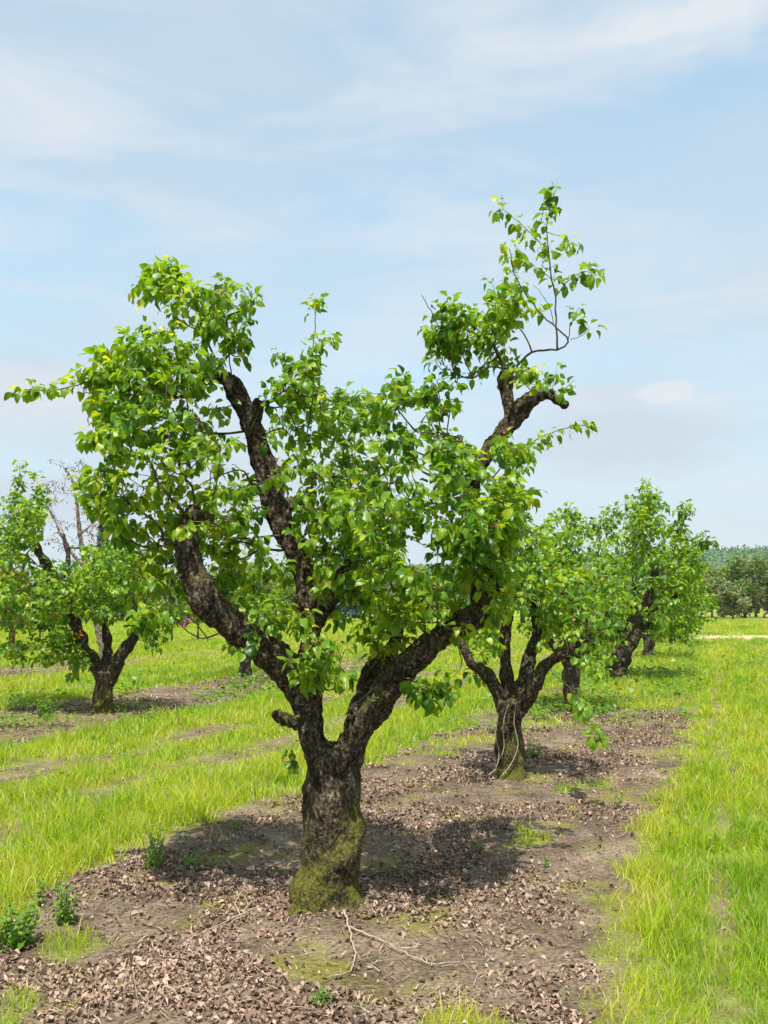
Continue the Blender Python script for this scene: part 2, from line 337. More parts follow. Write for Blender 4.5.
main_shoots=[
 ([(506,380,.2),(517,366,.2),(532,352,.2),(557,349,.18),(568,342,.15),(560,332,.12),(537,309,.1),(517,280,.05),(509,249,.02)],.008,.55,1,.55),
 ([(557,349,.18),(556,320,.2),(556,297,.2),(552,280,.2),(549,254,.2),(547,232,.2),(550,209,.2),(556,188,.2)],.006,.35,1,.8),
 ([(556,297,.2),(566,283,.15),(583,272,.1),(594,276,.05)],.003,.25,1.2),
 ([(549,254,.2),(535,238,.22),(515,218,.22),(503,210,.22)],.003,.15,1.2,.9),
 ([(568,342,.15),(572,320,.1),(580,308,.08)],.003,.4,1),([(569,340,.15),(583,335,.1),(588,330,.1)],.002,.6,1),
 ([(547,232,.2),(560,236,.15),(572,245,.1)],.002,.3,1),([(552,280,.2),(538,268,.3),(528,262,.35)],.002,.4,1),
 ([(515,378,.2),(494,366,.2),(472,378,.18),(454,372,.15),(452,358,.12),(437,323,.1),(421,295,.08)],.007,.75,.5,.4),
 ([(472,378,.18),(454,332,.15),(452,303,.1)],.004,.3,1,.8),([(532,352,.2),(523,332,.2),(506,318,.22),(494,286,.25)],.005,.35,1,.8),
 ([(557,349,.18),(556,330,.05),(546,300,.0),(533,285,0)],.003,.9,1,.3),
 ([(500,440,.15),(520,446,.1),(540,438,.05),(572,426,0),(588,425,0)],.005,.35,1,.7),
 ([(560,400,.18),(566,388,.1),(574,381,.05)],.003,.3,1,1),
 ([(205,378,.12),(160,372,0),(130,372,-.05),(95,380,-.1),(60,389,-.15),(18,390,-.2)],.006,.3,1.1,.75),
 ([(299,458,.25),(312,406,.3),(313,357,.3),(315,322,.3),(315,298,.3)],.006,.3,1.1,.95),([(312,380,.3),(295,365,.3),(280,356,.3)],.003,.3,1),([(313,350,.3),(328,338,.25)],.002,.2,1),
 ([(226,378,.2),(207,340,.15),(204,305,.1),(190,285,.1),(170,268,.1)],.007,.7,1),([(232,385,.2),(228,345,.2),(226,318,.2)],.006,.8,1),
 ([(150,285,.1),(140,292,.1)],.002,.1,1),([(175,285,.1),(172,268,.1)],.002,.1,1),
 ([(208,638,-.2),(194,636,-.25),(178,622,-.3),(162,591,-.32),(152,560,-.3)],.005,.8,1,.6),([(200,628,-.2),(175,604,-.35),(150,585,-.4),(125,560,-.4)],.004,.6,1,.7),
 ([(296,740,-.05),(292,752,-.12),(289,770,-.16),(287,786,-.18)],.003,.2,.8,.8),([(278,716,-.12),(282,728,-.14),(290,733,-.1)],.002,1,1),
 ([(455,640,-.1),(462,665,-.2),(445,682,-.28),(428,690,-.3)],.004,.6,1.1),([(345,715,.05),(372,690,-.1),(395,668,-.2)],.004,1,1),
 ([(400,668,0),(412,690,-.1),(420,700,-.1)],.002,.5,1,.6),
 ([(250,430,.2),(270,390,.2),(282,378,.2)],.004,.5,1),([(200,440,0),(180,425,-.1),(150,410,-.1),(120,430,-.1)],.005,1,1),([(240,470,.2),(210,480,0),(180,500,-.2)],.006,1,1)]
MAIN=build_tree('pear_tree','old pollarded pear tree with thick mossy dark trunk, largest and nearest in the orchard','tree',4.8,(328,905),main_limbs,main_blobs,main_shoots,
 dict(roots=[[(322,880,-.04,15),(306,900,-.08,13),(296,915,-.16,8),(288,925,-.22,3)],[(342,880,-.04,14),(355,902,-.08,11),(366,914,-.12,7),(376,922,-.16,3)],[(330,880,-.06,14),(330,905,-.12,10),(326,925,-.2,4)],[(318,880,.04,14),(300,900,.12,10),(284,906,.2,4)],[(345,880,.05,14),(362,898,.1,9),(378,902,.2,4)]],voxel=.0085,amp=.0125,k=9.5,leaf=.0475,open=[1,3],gap=2,rs=.76,lace=True,tmpl=T_HI,petiole=.45,rt=.0017,fine=True,buds=170,spread=.044,dens=2.0,droop=.55))
# ---- second tree (8.5 m) ----
build_tree('pear_tree','gnarled pear tree behind the nearest one, four dark limbs fanning from a vine-wrapped short trunk','tree',8.47,(509,775),[
 [(509,779,0,21),(509,765,0,17),(510,740,0,15),(510,712,0,15),(510,704,0,14)],
 [(506,716,0,9),(497,693,0,9),(486,675,0,8),(470,660,0,7),(461,640,0,5)],
 [(509,716,0,9),(506,680,.1,8),(505,650,.1,7),(507,610,.1,6),(500,570,.1,5)],
 [(512,716,0,9),(522,684,.1,8),(531,660,.2,8),(536,630,.2,6),(530,590,.2,5)],
 [(513,718,0,9),(529,694,-.1,9),(543,671,-.15,8),(560,655,-.2,7),(582,640,-.2,6),(592,615,-.2,5)]],
 [(480,640,40,30,-.2,.7,26),(520,600,50,45,0,.9,60),(500,550,45,45,0,.9,45),(540,550,36,45,.1,.8,42),(560,620,40,36,-.2,.7,32),(590,625,26,30,-.3,.5,18),(525,515,22,24,0,.4,12),(555,590,40,35,0,.7,30),(478,670,14,18,0,.2,5),(602,645,12,14,-.4,.3,4)],
 [([(548,668,-.3),(572,690,-.9),(588,716,-1.3),(598,738,-1.4)],.006,.55,1.5,.8),([(560,655,-.2),(585,660,-.6),(600,672,-.9)],.005,.3,1.1,.6),([(520,540,0),(524,515,0),(526,496,0)],.004,.3,1)],
 dict(voxel=.014,amp=.012,k=7.5,leaf=.066,tmpl=T_LO,rt=.002,spread=.05,buds=50,dens=1.7,lace=True,open=[1,2,3,4],gap=2))
build_tree('pear_tree','pear tree with a slender leaning trunk, half hidden between two larger trees','tree',13.5,(576,712),[
 [(576,715,0,13),(575,700,0,10),(571,685,0,9),(573,665,0,9)],
 [(573,672,0,8),(568,640,0,7),(564,605,0,6.5),(559,580,0,6.5),(562,556,0,7),(565,548,0,4)],
 [(574,670,0,7),(590,645,0,6),(605,620,.2,5),(612,590,.2,4)],
 [(572,668,0,6),(550,640,0,5),(535,610,.2,4)]],
 [(562,560,36,48,0,1.2,60),(600,590,36,50,.2,1.2,55),(545,600,30,40,0,1,30),(572,525,20,20,0,.6,14),(585,640,36,24,0,.8,26),(610,630,20,26,0,.6,14)],
 [([(568,540,0),(571,520,0),(570,502,0)],.008,.2,1.1)],
 dict(voxel=.022,amp=.014,k=8,leaf=.075,tmpl=T_LO,rt=.003,spread=.07,sides=4,dens=1.6))
build_tree('pear_tree','round-crowned pear tree with stout trunk leaning right, fourth along the near row','tree',19.7,(618,680),[
 [(615,683,0,16),(617,672,0,12),(622,655,0,11),(630,640,0,11)],
 [(628,645,0,9),(638,618,0,7),(648,600,0,6),(654,578,0,5),(655,562,0,4)],
 [(626,645,0,8),(614,622,0,6),(606,600,0,5),(604,570,0,4)],
 [(630,642,0,8),(655,615,.4,6),(672,600,.5,5),(685,590,.5,3)],
 [(622,648,0,5),(632,615,.3,4),(634,585,.5,3)]],
 [(640,520,32,32,0,1.4,44),(622,560,34,50,0,1.7,62),(660,555,40,42,0,1.7,66),(650,600,48,36,0,1.8,66),(685,580,26,44,.2,1.2,36),(648,500,14,16,0,.5,10),(606,610,24,34,0,1,26),(600,530,12,18,0,.5,8),(688,540,16,12,0,.5,6),(680,625,26,18,0,.8,16),(612,508,12,10,0,.4,4),(684,510,8,10,0,.3,3)],
 [([(648,520,0),(648,500,0),(647,482,0)],.012,.2,1),([(680,560,0),(700,545,0),(714,541,0)],.01,.2,1),([(676,545,0),(684,520,0),(686,506,0)],.01,.2,1),([(612,540,0),(610,520,0),(606,507,0)],.01,.2,1)],
 dict(voxel=.03,amp=.018,k=9,leaf=.095,tmpl=T_LO,rt=.004,spread=.1,sides=4,dens=1.8,lace=True,lf=1.3,open=[1],gap=2,bark=BARK_FAR))
build_tree('pear_tree','fully leafed pear tree just beyond the fourth, its dark trunk showing right of it','tree',28,(648,658),[
 [(648,660,0,8),(648,650,0,6),(650,640,0,6)],[(650,644,0,5),(660,625,0,4),(670,605,0,3)],[(649,644,0,5),(640,620,0,3),(636,600,0,3)]],
 [(665,610,36,28,0,2,60),(690,590,22,36,0,1.5,36),(640,600,30,30,0,1.5,30),(676,632,20,10,0,1,10)],[],
 dict(voxel=.045,amp=.02,k=11,leaf=.13,tmpl=T_MIN,rt=.007,spread=.13,sides=3,bark=BARK_FAR))
build_tree('pear_tree','small distant pear tree with low branches, last one visible in the near row','tree',36,(672,645),[
 [(672,647,0,5),(672,638,0,4),(674,630,0,4)],[(674,632,0,3.5),(684,615,0,3),(690,600,0,2)],[(673,632,0,3),(664,615,0,2.5),(662,600,0,2)]],
 [(690,610,24,20,0,2,46),(668,604,22,26,0,2,30),(692,585,14,18,0,1.3,16)],[],
 dict(voxel=.06,amp=.02,k=11,leaf=.17,tmpl=T_MIN,rt=.008,spread=.17,sides=3,bark=BARK_FAR))
# ---- second row ----
lt=build_tree('pear_tree','pear tree on the left with short forked trunk and one long limb reaching up left','tree',13.4,(103,712),[
 [(103,715,0,15),(103,702,0,12),(105,685,0,11),(106,672,0,12)],
 [(103,680,0,9),(93,660,0,8),(83,645,0,7),(72,615,.1,6.5),(58,588,.2,7),(45,562,.3,6),(34,543,.4,5),(24,528,.4,3)],
 [(108,680,0,9),(119,658,0,8),(130,643,0,7),(138,625,0,5),(142,608,0,4)],
 [(106,675,0,6),(107,645,.2,5),(104,615,.3,4)],
 [(58,588,.2,4),(68,560,.2,3),(64,535,.2,3)]],
 [(25,515,24,26,.3,.8,26),(10,550,34,36,.3,1.1,42),(20,600,34,32,0,1.1,36),(60,590,34,36,0,1.2,44),(100,585,38,42,0,1.3,56),(140,585,34,40,0,1.2,50),(55,645,26,24,0,.8,22),(78,665,14,16,-.2,.4,8),(150,625,22,24,0,.8,20),(118,560,26,22,.2,.8,20),(15,655,24,14,0,.7,8)],
 [([(22,535,.4),(18,500,.4),(20,464,.4)],.008,.2,1,.8),([(35,520,.4),(38,490,.4),(36,476,.4)],.006,.3,1,.7),([(62,530,.2),(50,505,.2),(44,490,.2)],.006,.5,.8,.5)],
 dict(voxel=.022,amp=.015,k=8.5,leaf=.08,tmpl=T_LO,rt=.003,spread=.07,sides=4,dens=2.0))
b=np.array(lt.location)
op=[];
for (x,y,n) in ((59,617,13),(80,636,10),(62,612,4)):
    for _ in range(n): op.append(P(x+rng.normal()*2.6,y+rng.normal()*2,13.0+rng.normal()*.05))
op=np.array(op); leaves('dead_leaves',op,rand_dir(len(op)),rand_dir(len(op)),np.full(len(op),.05),ORANGE,lt,T_MIN,rng.random(len(op)))
build_tree('pear_tree','distant pear tree seen under the left limb of the nearest tree, grey narrow trunk','tree',19.7,(244,678),[
 [(244,680,0,9),(245,660,0,7),(248,640,0,7)],[(247,645,0,5),(262,615,0,4),(270,590,0,3)],[(247,645,0,5),(235,615,0,4),(225,590,0,3)]],
 [(245,580,40,40,0,1.8,80),(280,575,30,40,0,1.5,36),(215,590,24,30,0,1.2,26)],[],
 dict(voxel=.03,amp=.015,k=6,leaf=.1,tmpl=T_MIN,rt=.005,spread=.1,sides=3,bark=BARK_FAR))
build_tree('bare_tree','tall almost leafless brown tree rising above the left tree, rusty buds on its twigs','tree',25,(104,662),[
 [(104,664,0,7),(98,630,0,6),(90,590,0,5.5),(84,555,0,5)],
 [(84,560,0,5),(79,530,0,4.2),(77,505,0,3.4),(74,485,0,2.6),(66,470,0,1.8),(50,461,0,1)],
 [(86,570,0,4),(66,545,0,3.2),(54,518,0,2.6),(44,500,0,2),(40,486,0,1)],
 [(80,535,0,3),(92,524,0,2),(102,512,0,1.3)],[(76,492,0,2),(84,474,0,1.4),(88,462,0,.8)]],
 [(74,470,20,12,0,.9,14),(55,490,16,16,0,.8,10),(88,520,18,22,0,1,14),(60,535,20,20,0,1,12),(95,545,20,16,0,1,10)],
 [([(74,485,0),(85,470,0),(80,458,0)],.01,.4,.5,.4),([(66,470,0),(60,462,0),(52,460,0)],.01,.3,.5,.4)],
 dict(voxel=.035,amp=.012,k=3.5,leaf=.06,tmpl=T_MIN,rt=.005,spread=.09,sides=3,rs=.5,dens=2.4,bark=BARK_PALE,twigmat=flat('brown_twig',(.2,.13,.09)),leafmat=RUST))
build_tree('maple_tree','yellow-orange leafed tree with reddish trunk at the left edge of the field','tree',32,(12,652),[
 [(12,654,0,4.5),(12,640,0,3.6),(12,620,0,3.6)],[(12,625,0,3),(2,600,0,2.5),(-8,580,0,2)],[(12,625,0,3),(18,600,0,2.5),(22,580,0,2)]],
 [(0,590,34,44,0,2.4,110),(14,620,16,14,0,1.2,16)],[],
 dict(voxel=.05,amp=.015,k=12,leaf=.16,tmpl=T_MIN,rt=.008,spread=.16,sides=3,bark=BARK_RED,leafmat=LEAF_OR))
# ---- background trees ----
def bg_tree(name,label,cat,px,base,top,w,leafmat,barkmat,n=520,leaf=.4,conical=False,trunk=.25,group=None,lean=0):
    b=G(px,base); Y=b[1]; H=(base-top)/F*Y; W=w/F*Y
    root=empty(name,tuple(b)); tag(root,label,cat,group)
    mb=MB(); hb=H*trunk; r=.022*H
    k=np.array([lean*H,0,0])
    mb.tube([b-[0,0,.2],b+[0,0,hb*.5],b+np.array([0,0,hb])+k*.3,b+np.array([0,0,H*.82])+k],[r*1.3,r,r*.85,r*.2],7,.15)
    for i in range(6 if not conical else 0):
        a=rng.uniform(0,2*math.pi); z0=rng.uniform(.5,1.4)*hb; e=np.array([math.cos(a)*W*.42,math.sin(a)*W*.42,z0+H*rng.uniform(.2,.5)])
        s=b+np.array([0,0,z0])+k*.3; mb.tube([s,(s+b+e)/2+[0,0,-.05*H],b+e],[r*.6,r*.4,r*.12],5)
    mb.build('trunk',barkmat,root)
    pos=[]
    if conical:
        for _ in range(n):
            t=rng.random()**.7; a=rng.uniform(0,6.283); rr=W*.5*(t)*(.55+.45*rng.random()); pos.append(b+[math.cos(a)*rr,math.sin(a)*rr,H*(1-t*.93)])
    else:
        nb=20; cs=[]
        for _ in range(nb):
            v=rand_dir(1)[0]*rng.random()**.4; cs.append(np.array([v[0]*W*.46,v[1]*W*.46,hb+(H-hb)*(.46+.44*v[2])]))
        for _ in range(n):
            c=cs[rng.integers(nb)]; v=rand_dir(1)[0]*rng.random()**.45; pos.append(b+c+k*.6+v*np.array([W*.17,W*.17,(H-hb)*.15]))
    pos=np.array(pos); m=len(pos)
    leaves('crown',pos,rand_dir(m),rand_dir(m)+[0,0,.6],leaf*(.6+.8*rng.random(m)),leafmat,root,T_MIN,np.clip(rng.normal(.5,.25,m),0,1),fold=.5)
    return root
gA='trees along the far field edge'
for i,(px,base,top,w,kind,lab) in enumerate([
 (700,618,572,50,'o','greyish green far tree with pale trunk, directly right of the near row of pear trees'),
 (722,617,558,44,'l','bright lime green far tree behind the field, between two greyer ones'),
 (745,618,556,40,'d','dark green dense far tree at the right end of the field'),
 (764,618,562,44,'o','grey olive far tree with a pale slanting bough at the right edge'),
 (733,619,582,34,'o','low greyish bush-like far tree with forked pale stems, in front of the lime green one'),
 (712,617,566,30,'o','narrow olive far tree between the bright lime one and the near row'),
 (756,617,553,34,'o','tall pale olive far tree rising behind the dark one at the right end'),
 (690,617,564,40,'l','yellow-green far tree partly behind the end of the near row'),
 (778,617,556,40,'d','dark far tree cut by the right edge of the photo'),
 (430,617,560,60,'d','far green tree seen through the gap right of the thick trunk crown'),
 (370,617,556,60,'o','olive far tree hidden mostly by the nearest crown'),
 (310,617,562,60,'d','far green tree behind the nearest tree centre limb'),
 (208,620,580,44,'d','far dark tree right of the pink bush'),
 (262,618,566,50,'l','far light green tree left of the nearest tree fork'),
 (150,618,570,50,'d','dark far tree left of the pink bush'),
 (60,618,575,60,'d','dark bluish far tree between the left tree and the orange one'),
 (20,618,568,50,'d','dark far tree behind the yellow-orange tree'),
 (500,617,565,60,'l','light green far tree behind the second pear tree'),
 (580,617,570,60,'d','dark far tree behind the slender pear tree')]):
    bg_tree('broadleaf_tree',lab,'tree',px,base,top-2,w*1.3,{'o':LEAF_OL,'l':LEAF_LM,'d':LEAF_DK}[kind],BARK_PALE if kind!='d' else BARK_FAR,n=4200,leaf=.36,trunk=.12,group=gA,lean=[.15,-.1,0,.35,-.2,0][i%6])
for px,top,w,lab in ((103,524,40,'tall blue-green conifer behind the left pear tree crown'),(128,532,30,'narrower blue-green conifer right of the tallest one'),(345,535,34,'grey-blue conifer glimpsed through the nearest crown')):
    bg_tree('conifer_tree',lab,'conifer',px,622,top,w,LEAF_BL,BARK_FAR,n=1400,leaf=.5,conical=True,trunk=.1,group='blue-green conifers far behind the field')
gB='small trees of the far orchard row'
for px,base,w,lab in ((150,646,30,'small far orchard tree with thin brown trunk, left of the pink bush'),(172,643,26,'small far orchard tree with thin trunk just under the pink bush'),(198,641,26,'small far orchard tree with thin trunk right of the pink bush'),(40,648,34,'small bushy far orchard tree right of the reddish trunk'),(66,645,30,'small far orchard tree with low crown, behind the left pear tree limb')):
    bg_tree('orchard_tree',lab,'tree',px,base,base-40,w,LEAF_DK if px<100 else LEAF,BARK_PALE,n=420,leaf=.28,trunk=.55,group=gB)
bb=bg_tree('flowering_bush','round bush covered in pink flowers, far across the field left of the thick limb','bush',186,628,603,26,PINK,BARK_FAR,n=700,leaf=.26,trunk=.1)
# ---- ground ----
CEN=[-2.05,-9.3,-16.5,-23.7,5.3,12.5,19.7]
def sm(a,b,x):
    t=min(1,max(0,(x-a)/(b-a))); return t*t*(3-2*t)
def grass_mask(x,y):
    u=x-.36*y; w=nz(x*.55,y*.55,3)*.6+nz(x*2.1,y*2.1,8)*.32+nz(x*7,y*7,4)*.12
    g=1.0
    for i,c in enumerate(CEN):
        hw=(1.55 if i==0 else 1.35)
        cc=c
        if i==0: cc=c+.34*sm(6,9,y)-.1+.25*(1-sm(4,5.6,y))
        d=abs(u-cc)-hw+w*.42+nz(x*4,y*4,14)*.22
        v=sm(-.22,.22,d)
        keep=0.0
        if i==0: keep=.85*sm(10,17,y+nz(x*.8,y*.8,5)*7)
        else: keep=.35*sm(-.1,.5,nz(x*.6,y*.6,17))+.6*sm(18,30,y)
        keep=max(keep,.7*sm(.27,.5,nz(x*1.7,y*1.7,51)) if i==0 and abs(d)<.9 else 0)
        g=min(g,max(v,keep))
    tr=0
    for c,wd,st in ((-5.0,.34,.86),(-6.45,.42,.88),(.12,.08,.55),(1.75,.22,.6),(-12.2,.3,.5),(-13.8,.3,.5)):
        tr=max(tr,st*math.exp(-((u-c-.25*nz(x*.3,y*.3,2))/wd)**2)*sm(-.5,.12,nz(x*.8,y*.8,33)))
    return g*(1-tr)
def sand_mask(x,y):
    yy=y+nz(x*.1,1,1)*1.5
    return sm(41.5,43,yy)*(1-sm(47,48.5,yy))*sm(6,9,x-nz(x*.3,y*.5)*2)*(.55+.6*nz(x*.25,y*.4,5)+.3)
def hgt(x,y):
    return .03*nz(x*.5,y*.5,1)+.018*nz(x*2,y*2,2)+.009*nz(x*7,y*7,5)
def axis(dense0,dense1,st,far0,far1):
    v=list(np.arange(dense0,dense1,st)); s=st; x=v[-1]
    while x<far1: s*=1.09; x+=s; v.append(x)
    s=st; x=v[0]; lo=[]
    while x>far0: s*=1.12; x-=s; lo.append(x)
    return np.array(lo[::-1]+v)
xs=axis(-5.5,5.5,.06,-900,1300); ys=axis(2.6,13,.06,-30,1300)
nx,ny=len(xs),len(ys); Vg=np.zeros((ny,nx,3)); GA=np.zeros((ny,nx)); SA=np.zeros((ny,nx))
for j,y in enumerate(ys):
    for i,x in enumerate(xs):
        Vg[j,i]=(x,y,hgt(x,y) if abs(x)<200 and y<200 else 0); GA[j,i]=grass_mask(x,y) if y<400 else 1; SA[j,i]=sand_mask(x,y) if 38<y<52 else 0
idx=np.arange(nx*ny).reshape(ny,nx); q=np.stack([idx[:-1,:-1],idx[:-1,1:],idx[1:,1:],idx[1:,:-1]],-1).reshape(-1,4)
m,nt,ns,ln=new_mat('orchard_ground')
tc=N(ns,'ShaderNodeTexCoord')
def noi(s,d=5,r=.5):
    n=N(ns,'ShaderNodeTexNoise'); n.inputs['Scale'].default_value=s; n.inputs['Detail'].default_value=d; n.inputs['Roughness'].default_value=r; ln.new(tc.outputs['Object'],n.inputs[0]); return n
s1=noi(2.2,8,.65); soil=ramp(ns,[(.3,(.08,.06,.042)),(.5,(.16,.125,.09)),(.7,(.29,.235,.17))]); ln.new(s1.outputs[0],soil.inputs[0])
s2=noi(45,4); sr=ramp(ns,[(.35,(.55,.5,.48)),(.65,(1.25,1.2,1.15))]); ln.new(s2.outputs[0],sr.inputs[0])
sx=N(ns,'ShaderNodeMixRGB',blend_type='MULTIPLY'); sx.inputs[0].default_value=1; ln.new(soil.outputs[0],sx.inputs[1]); ln.new(sr.outputs[0],sx.inputs[2])
ms=noi(1.7,7,.6); mr=ramp(ns,[(.53,(0,0,0)),(.64,(.7,.7,.7))]); ln.new(ms.outputs[0],mr.inputs[0])
mo=N(ns,'ShaderNodeMixRGB'); ln.new(mr.outputs[0],mo.inputs[0]); ln.new(sx.outputs[0],mo.inputs[1]); mo.inputs[2].default_value=(.17,.17,.02,1)
g1=noi(.5,8,.6); gr=ramp(ns,[(.3,(.16,.25,.02)),(.5,(.27,.35,.025)),(.62,(.36,.39,.05)),(.74,(.42,.37,.14))]); ln.new(g1.outputs[0],gr.inputs[0])
g2=noi(25,4); g2r=ramp(ns,[(.3,(.6,.6,.6)),(.7,(1.2,1.2,1.2))]); ln.new(g2.outputs[0],g2r.inputs[0])
gx=N(ns,'ShaderNodeMixRGB',blend_type='MULTIPLY'); gx.inputs[0].default_value=1; ln.new(gr.outputs[0],gx.inputs[1]); ln.new(g2r.outputs[0],gx.inputs[2])
th=ramp(ns,[(.35,(.12,.13,.035)),(.5,(.17,.22,.03)),(.7,(.24,.24,.06))]); ln.new(s1.outputs[0],th.inputs[0])
tn=N(ns,'ShaderNodeAttribute',attribute_name='turf'); tm=N(ns,'ShaderNodeMixRGB'); ln.new(tn.outputs['Fac'],tm.inputs[0]); ln.new(th.outputs[0],tm.inputs[1]); ln.new(gx.outputs[0],tm.inputs[2])
ga=N(ns,'ShaderNodeAttribute',attribute_name='grass'); mg=N(ns,'ShaderNodeMixRGB'); ge=noi(6,7,.65)
gm=N(ns,'ShaderNodeMath',operation='MULTIPLY_ADD'); ln.new(ge.outputs[0],gm.inputs[0]); gm.inputs[1].default_value=2.4; gm.inputs[2].default_value=-1.35
gk=N(ns,'ShaderNodeMath',operation='ADD',use_clamp=True); ln.new(gm.outputs[0],gk.inputs[0]); ln.new(ga.outputs['Fac'],gk.inputs[1]); ln.new(gk.outputs[0],mg.inputs[0]); ln.new(mo.outputs[0],mg.inputs[1]); ln.new(tm.outputs[0],mg.inputs[2])
sa=N(ns,'ShaderNodeAttribute',attribute_name='sand'); mz=N(ns,'ShaderNodeMixRGB'); ln.new(sa.outputs['Fac'],mz.inputs[0]); ln.new(mg.outputs[0],mz.inputs[1]); mz.inputs[2].default_value=(.5,.4,.25,1)
p=N(ns,'ShaderNodeBsdfPrincipled'); p.inputs['Roughness'].default_value=.95; p.inputs['Specular IOR Level'].default_value=.1; ln.new(mz.outputs[0],p.inputs[0])
bp=N(ns,'ShaderNodeBump'); bp.inputs['Strength'].default_value=.8; bp.inputs['Distance'].default_value=.03; ln.new(s2.outputs[0],bp.inputs['Height']); ln.new(bp.outputs[0],p.inputs['Normal'])
o=N(ns,'ShaderNodeOutputMaterial'); ln.new(p.outputs[0],o.inputs[0])
gnd=mesh_np('ground',Vg.reshape(-1,3),q.ravel(),np.full(len(q),4),m,attrs=dict(grass=GA.ravel(),sand=SA.ravel(),turf=np.repeat([sm(12,60,y) for y in ys],nx))); tag(gnd,kind='structure')
# ---- grass ----
def scatter(N_,ymin,ymax,powr,side=.62,ex=.5):
    """points with density ~ Y^-powr across a widened view wedge"""
    a=2-powr; r=rng.random(N_); Y=(ymin**a+(ymax**a-ymin**a)*r)**(1/a) if abs(a)>1e-6 else ymin*(ymax/ymin)**r
    X=(rng.random(N_)*2-1)*(side*Y+ex); return X,Y
def blades(name,X,Y,Hs,Ws,tint,mat,lean=.6):
    n=len(X); Z=np.array([hgt(x,y) for x,y in zip(X,Y)])-.005
    a=rng.uniform(0,6.283,n); fx=np.cos(a);fy=np.sin(a)
    b=rng.uniform(0,6.283,n); l=lean*Hs*rng.random(n)*1.6; lx=np.cos(b)*l; ly=np.sin(b)*l
    hx=fx*Ws/2; hy=fy*Ws/2
    V=np.zeros((n,5,3))
    V[:,0]=np.stack([X-hx,Y-hy,Z],1); V[:,1]=np.stack([X+hx,Y+hy,Z],1)
    V[:,2]=np.stack([X+hx*.8+lx*.35,Y+hy*.8+ly*.35,Z+Hs*.55],1); V[:,3]=np.stack([X-hx*.8+lx*.35,Y-hy*.8+ly*.35,Z+Hs*.55],1)
    V[:,4]=np.stack([X+lx,Y+ly,Z+Hs*.97-.15*l],1)
    base=np.arange(n)*5; FF=(base[:,None]+np.array([0,1,2,3,3,2,4])[None,:]).ravel(); CC=np.tile([4,3],n)
    return mesh_np(name,V.reshape(-1,3),FF,CC,mat,tint=np.repeat(tint,5),smooth=False)
X,Y=scatter(720000,2.7,95,1.55)
keep=[];H=[];T=[]
for x,y in zip(X,Y):
    g=grass_mask(x,y); c=nz(x*2.4,y*2.4,7); 
    pr=g*g*(.5+1.0*max(0,c+.35))*(1-min(1,1.3*sand_mask(x,y)) if y>38 else 1) 
    if g<.3: pr*=.3
    keep.append(rng.random()<pr)
    big=nz(x*.35,y*.35,21)
    H.append((.045+.085*g*g)*(1+.75*c)*(1+.35*big)*(.9 if x-.36*y>-.8 else 1.0))
    st=nz((x-.36*y)*1.1,y*.12,41)
    T.append(.52+.45*st+.35*nz(x*1.3,y*1.3,61)+.5*(1-g)+.2*nz(x*5,y*5,62))
keep=np.array(keep); X=X[keep];Y=Y[keep];H=np.array(H)[keep];T=np.array(T)[keep]; n=len(X)
H=np.clip(H*rng.uniform(.4,1.5,n),.015,.3); W=np.clip(.0037*(Y/4)**.85,.003,.06)*rng.uniform(.7,1.4,n)
T=np.clip(T+rng.normal(0,.13,n),0,.86); T=np.where(rng.random(n)<.11,rng.uniform(.88,1,n),T)
print('blades',n)
k=int(n*1.0); ii=rng.integers(0,n,k); X2=X[ii]+rng.normal(0,.03,k); Y2=Y[ii]+rng.normal(0,.03,k)
X=np.concatenate([X,X2]);Y=np.concatenate([Y,Y2]);H=np.concatenate([H,np.clip(H[ii]*.5,.015,.06)]);W=np.concatenate([W,W[ii]*1.5]);T=np.concatenate([T,np.clip(T[ii]-.02+rng.normal(0,.15,k),0,1)])
tag(blades('grass',X,Y,H,W,T,GRASS),'bright yellow-green grass growing in lanes between the tree rows','grass',kind='stuff')
# ---- leaf litter ----
X,Y=scatter(400000,2.6,26,1.35,.6); keep=[]
for x,y in zip(X,Y):
    g=grass_mask(x,y); c=nz(x*1.1,y*1.1,77)+.4*nz(x*4,y*4,78); d=math.hypot(x+.29,y-4.8)
    u=x-.36*y; edge=.55 if (u>-1.45 and y<7) else 1
    lane=(-7.7<u<-3.8) or (-.15<u<3.7)
    keep.append(not (lane and rng.random()<.85) and rng.random()<(1-g)**2*(.10+.95*sm(-.15,.2,c))*edge and d>.2)
keep=np.array(keep); X=X[keep];Y=Y[keep]; n=len(X); Z=np.array([hgt(x,y) for x,y in zip(X,Y)])+rng.uniform(.002,.022,n)
d=rand_dir(n); d[:,2]*=.22; up=rand_dir(n)*.3+[0,0,1]
sz=rng.choice([.008,.011,.014,.018,.024,.034],n)*np.clip((Y/6)**.35,1,2)
tt=np.clip(rng.normal(.5,.25,n)+.25*np.array([nz(x*.9,y*.9,5) for x,y in zip(X,Y)]),0,1)
print('litter',n)
tag(leaves('leaf_litter',np.stack([X,Y,Z],1),d,up,sz,LITTER,None,T_HI,tt,droop=.6,fold=1.9,widths=rng.uniform(.5,1.4,n)),'curled dead brown leaves strewn over the bare soil under the trees','leaf litter',kind='stuff')
X,Y=scatter(16000,2.6,16,1.2,.6); m_=np.array([grass_mask(x,y)<.35 for x,y in zip(X,Y)]); X=X[m_];Y=Y[m_]; n=len(X)
Z=np.array([hgt(x,y) for x,y in zip(X,Y)])+rng.uniform(.003,.022,n); a=rng.uniform(0,6.283,n); L=rng.uniform(.02,.11,n); wd=rng.uniform(.0012,.003,n)
dx=np.cos(a)*L;dy=np.sin(a)*L; b_=rng.normal(0,.12,n); mx_=X+dx*.5-dy*b_; my_=Y+dy*.5+dx*b_; px_=-np.sin(a)*wd; py_=np.cos(a)*wd; e_=rng.normal(0,.008,n)
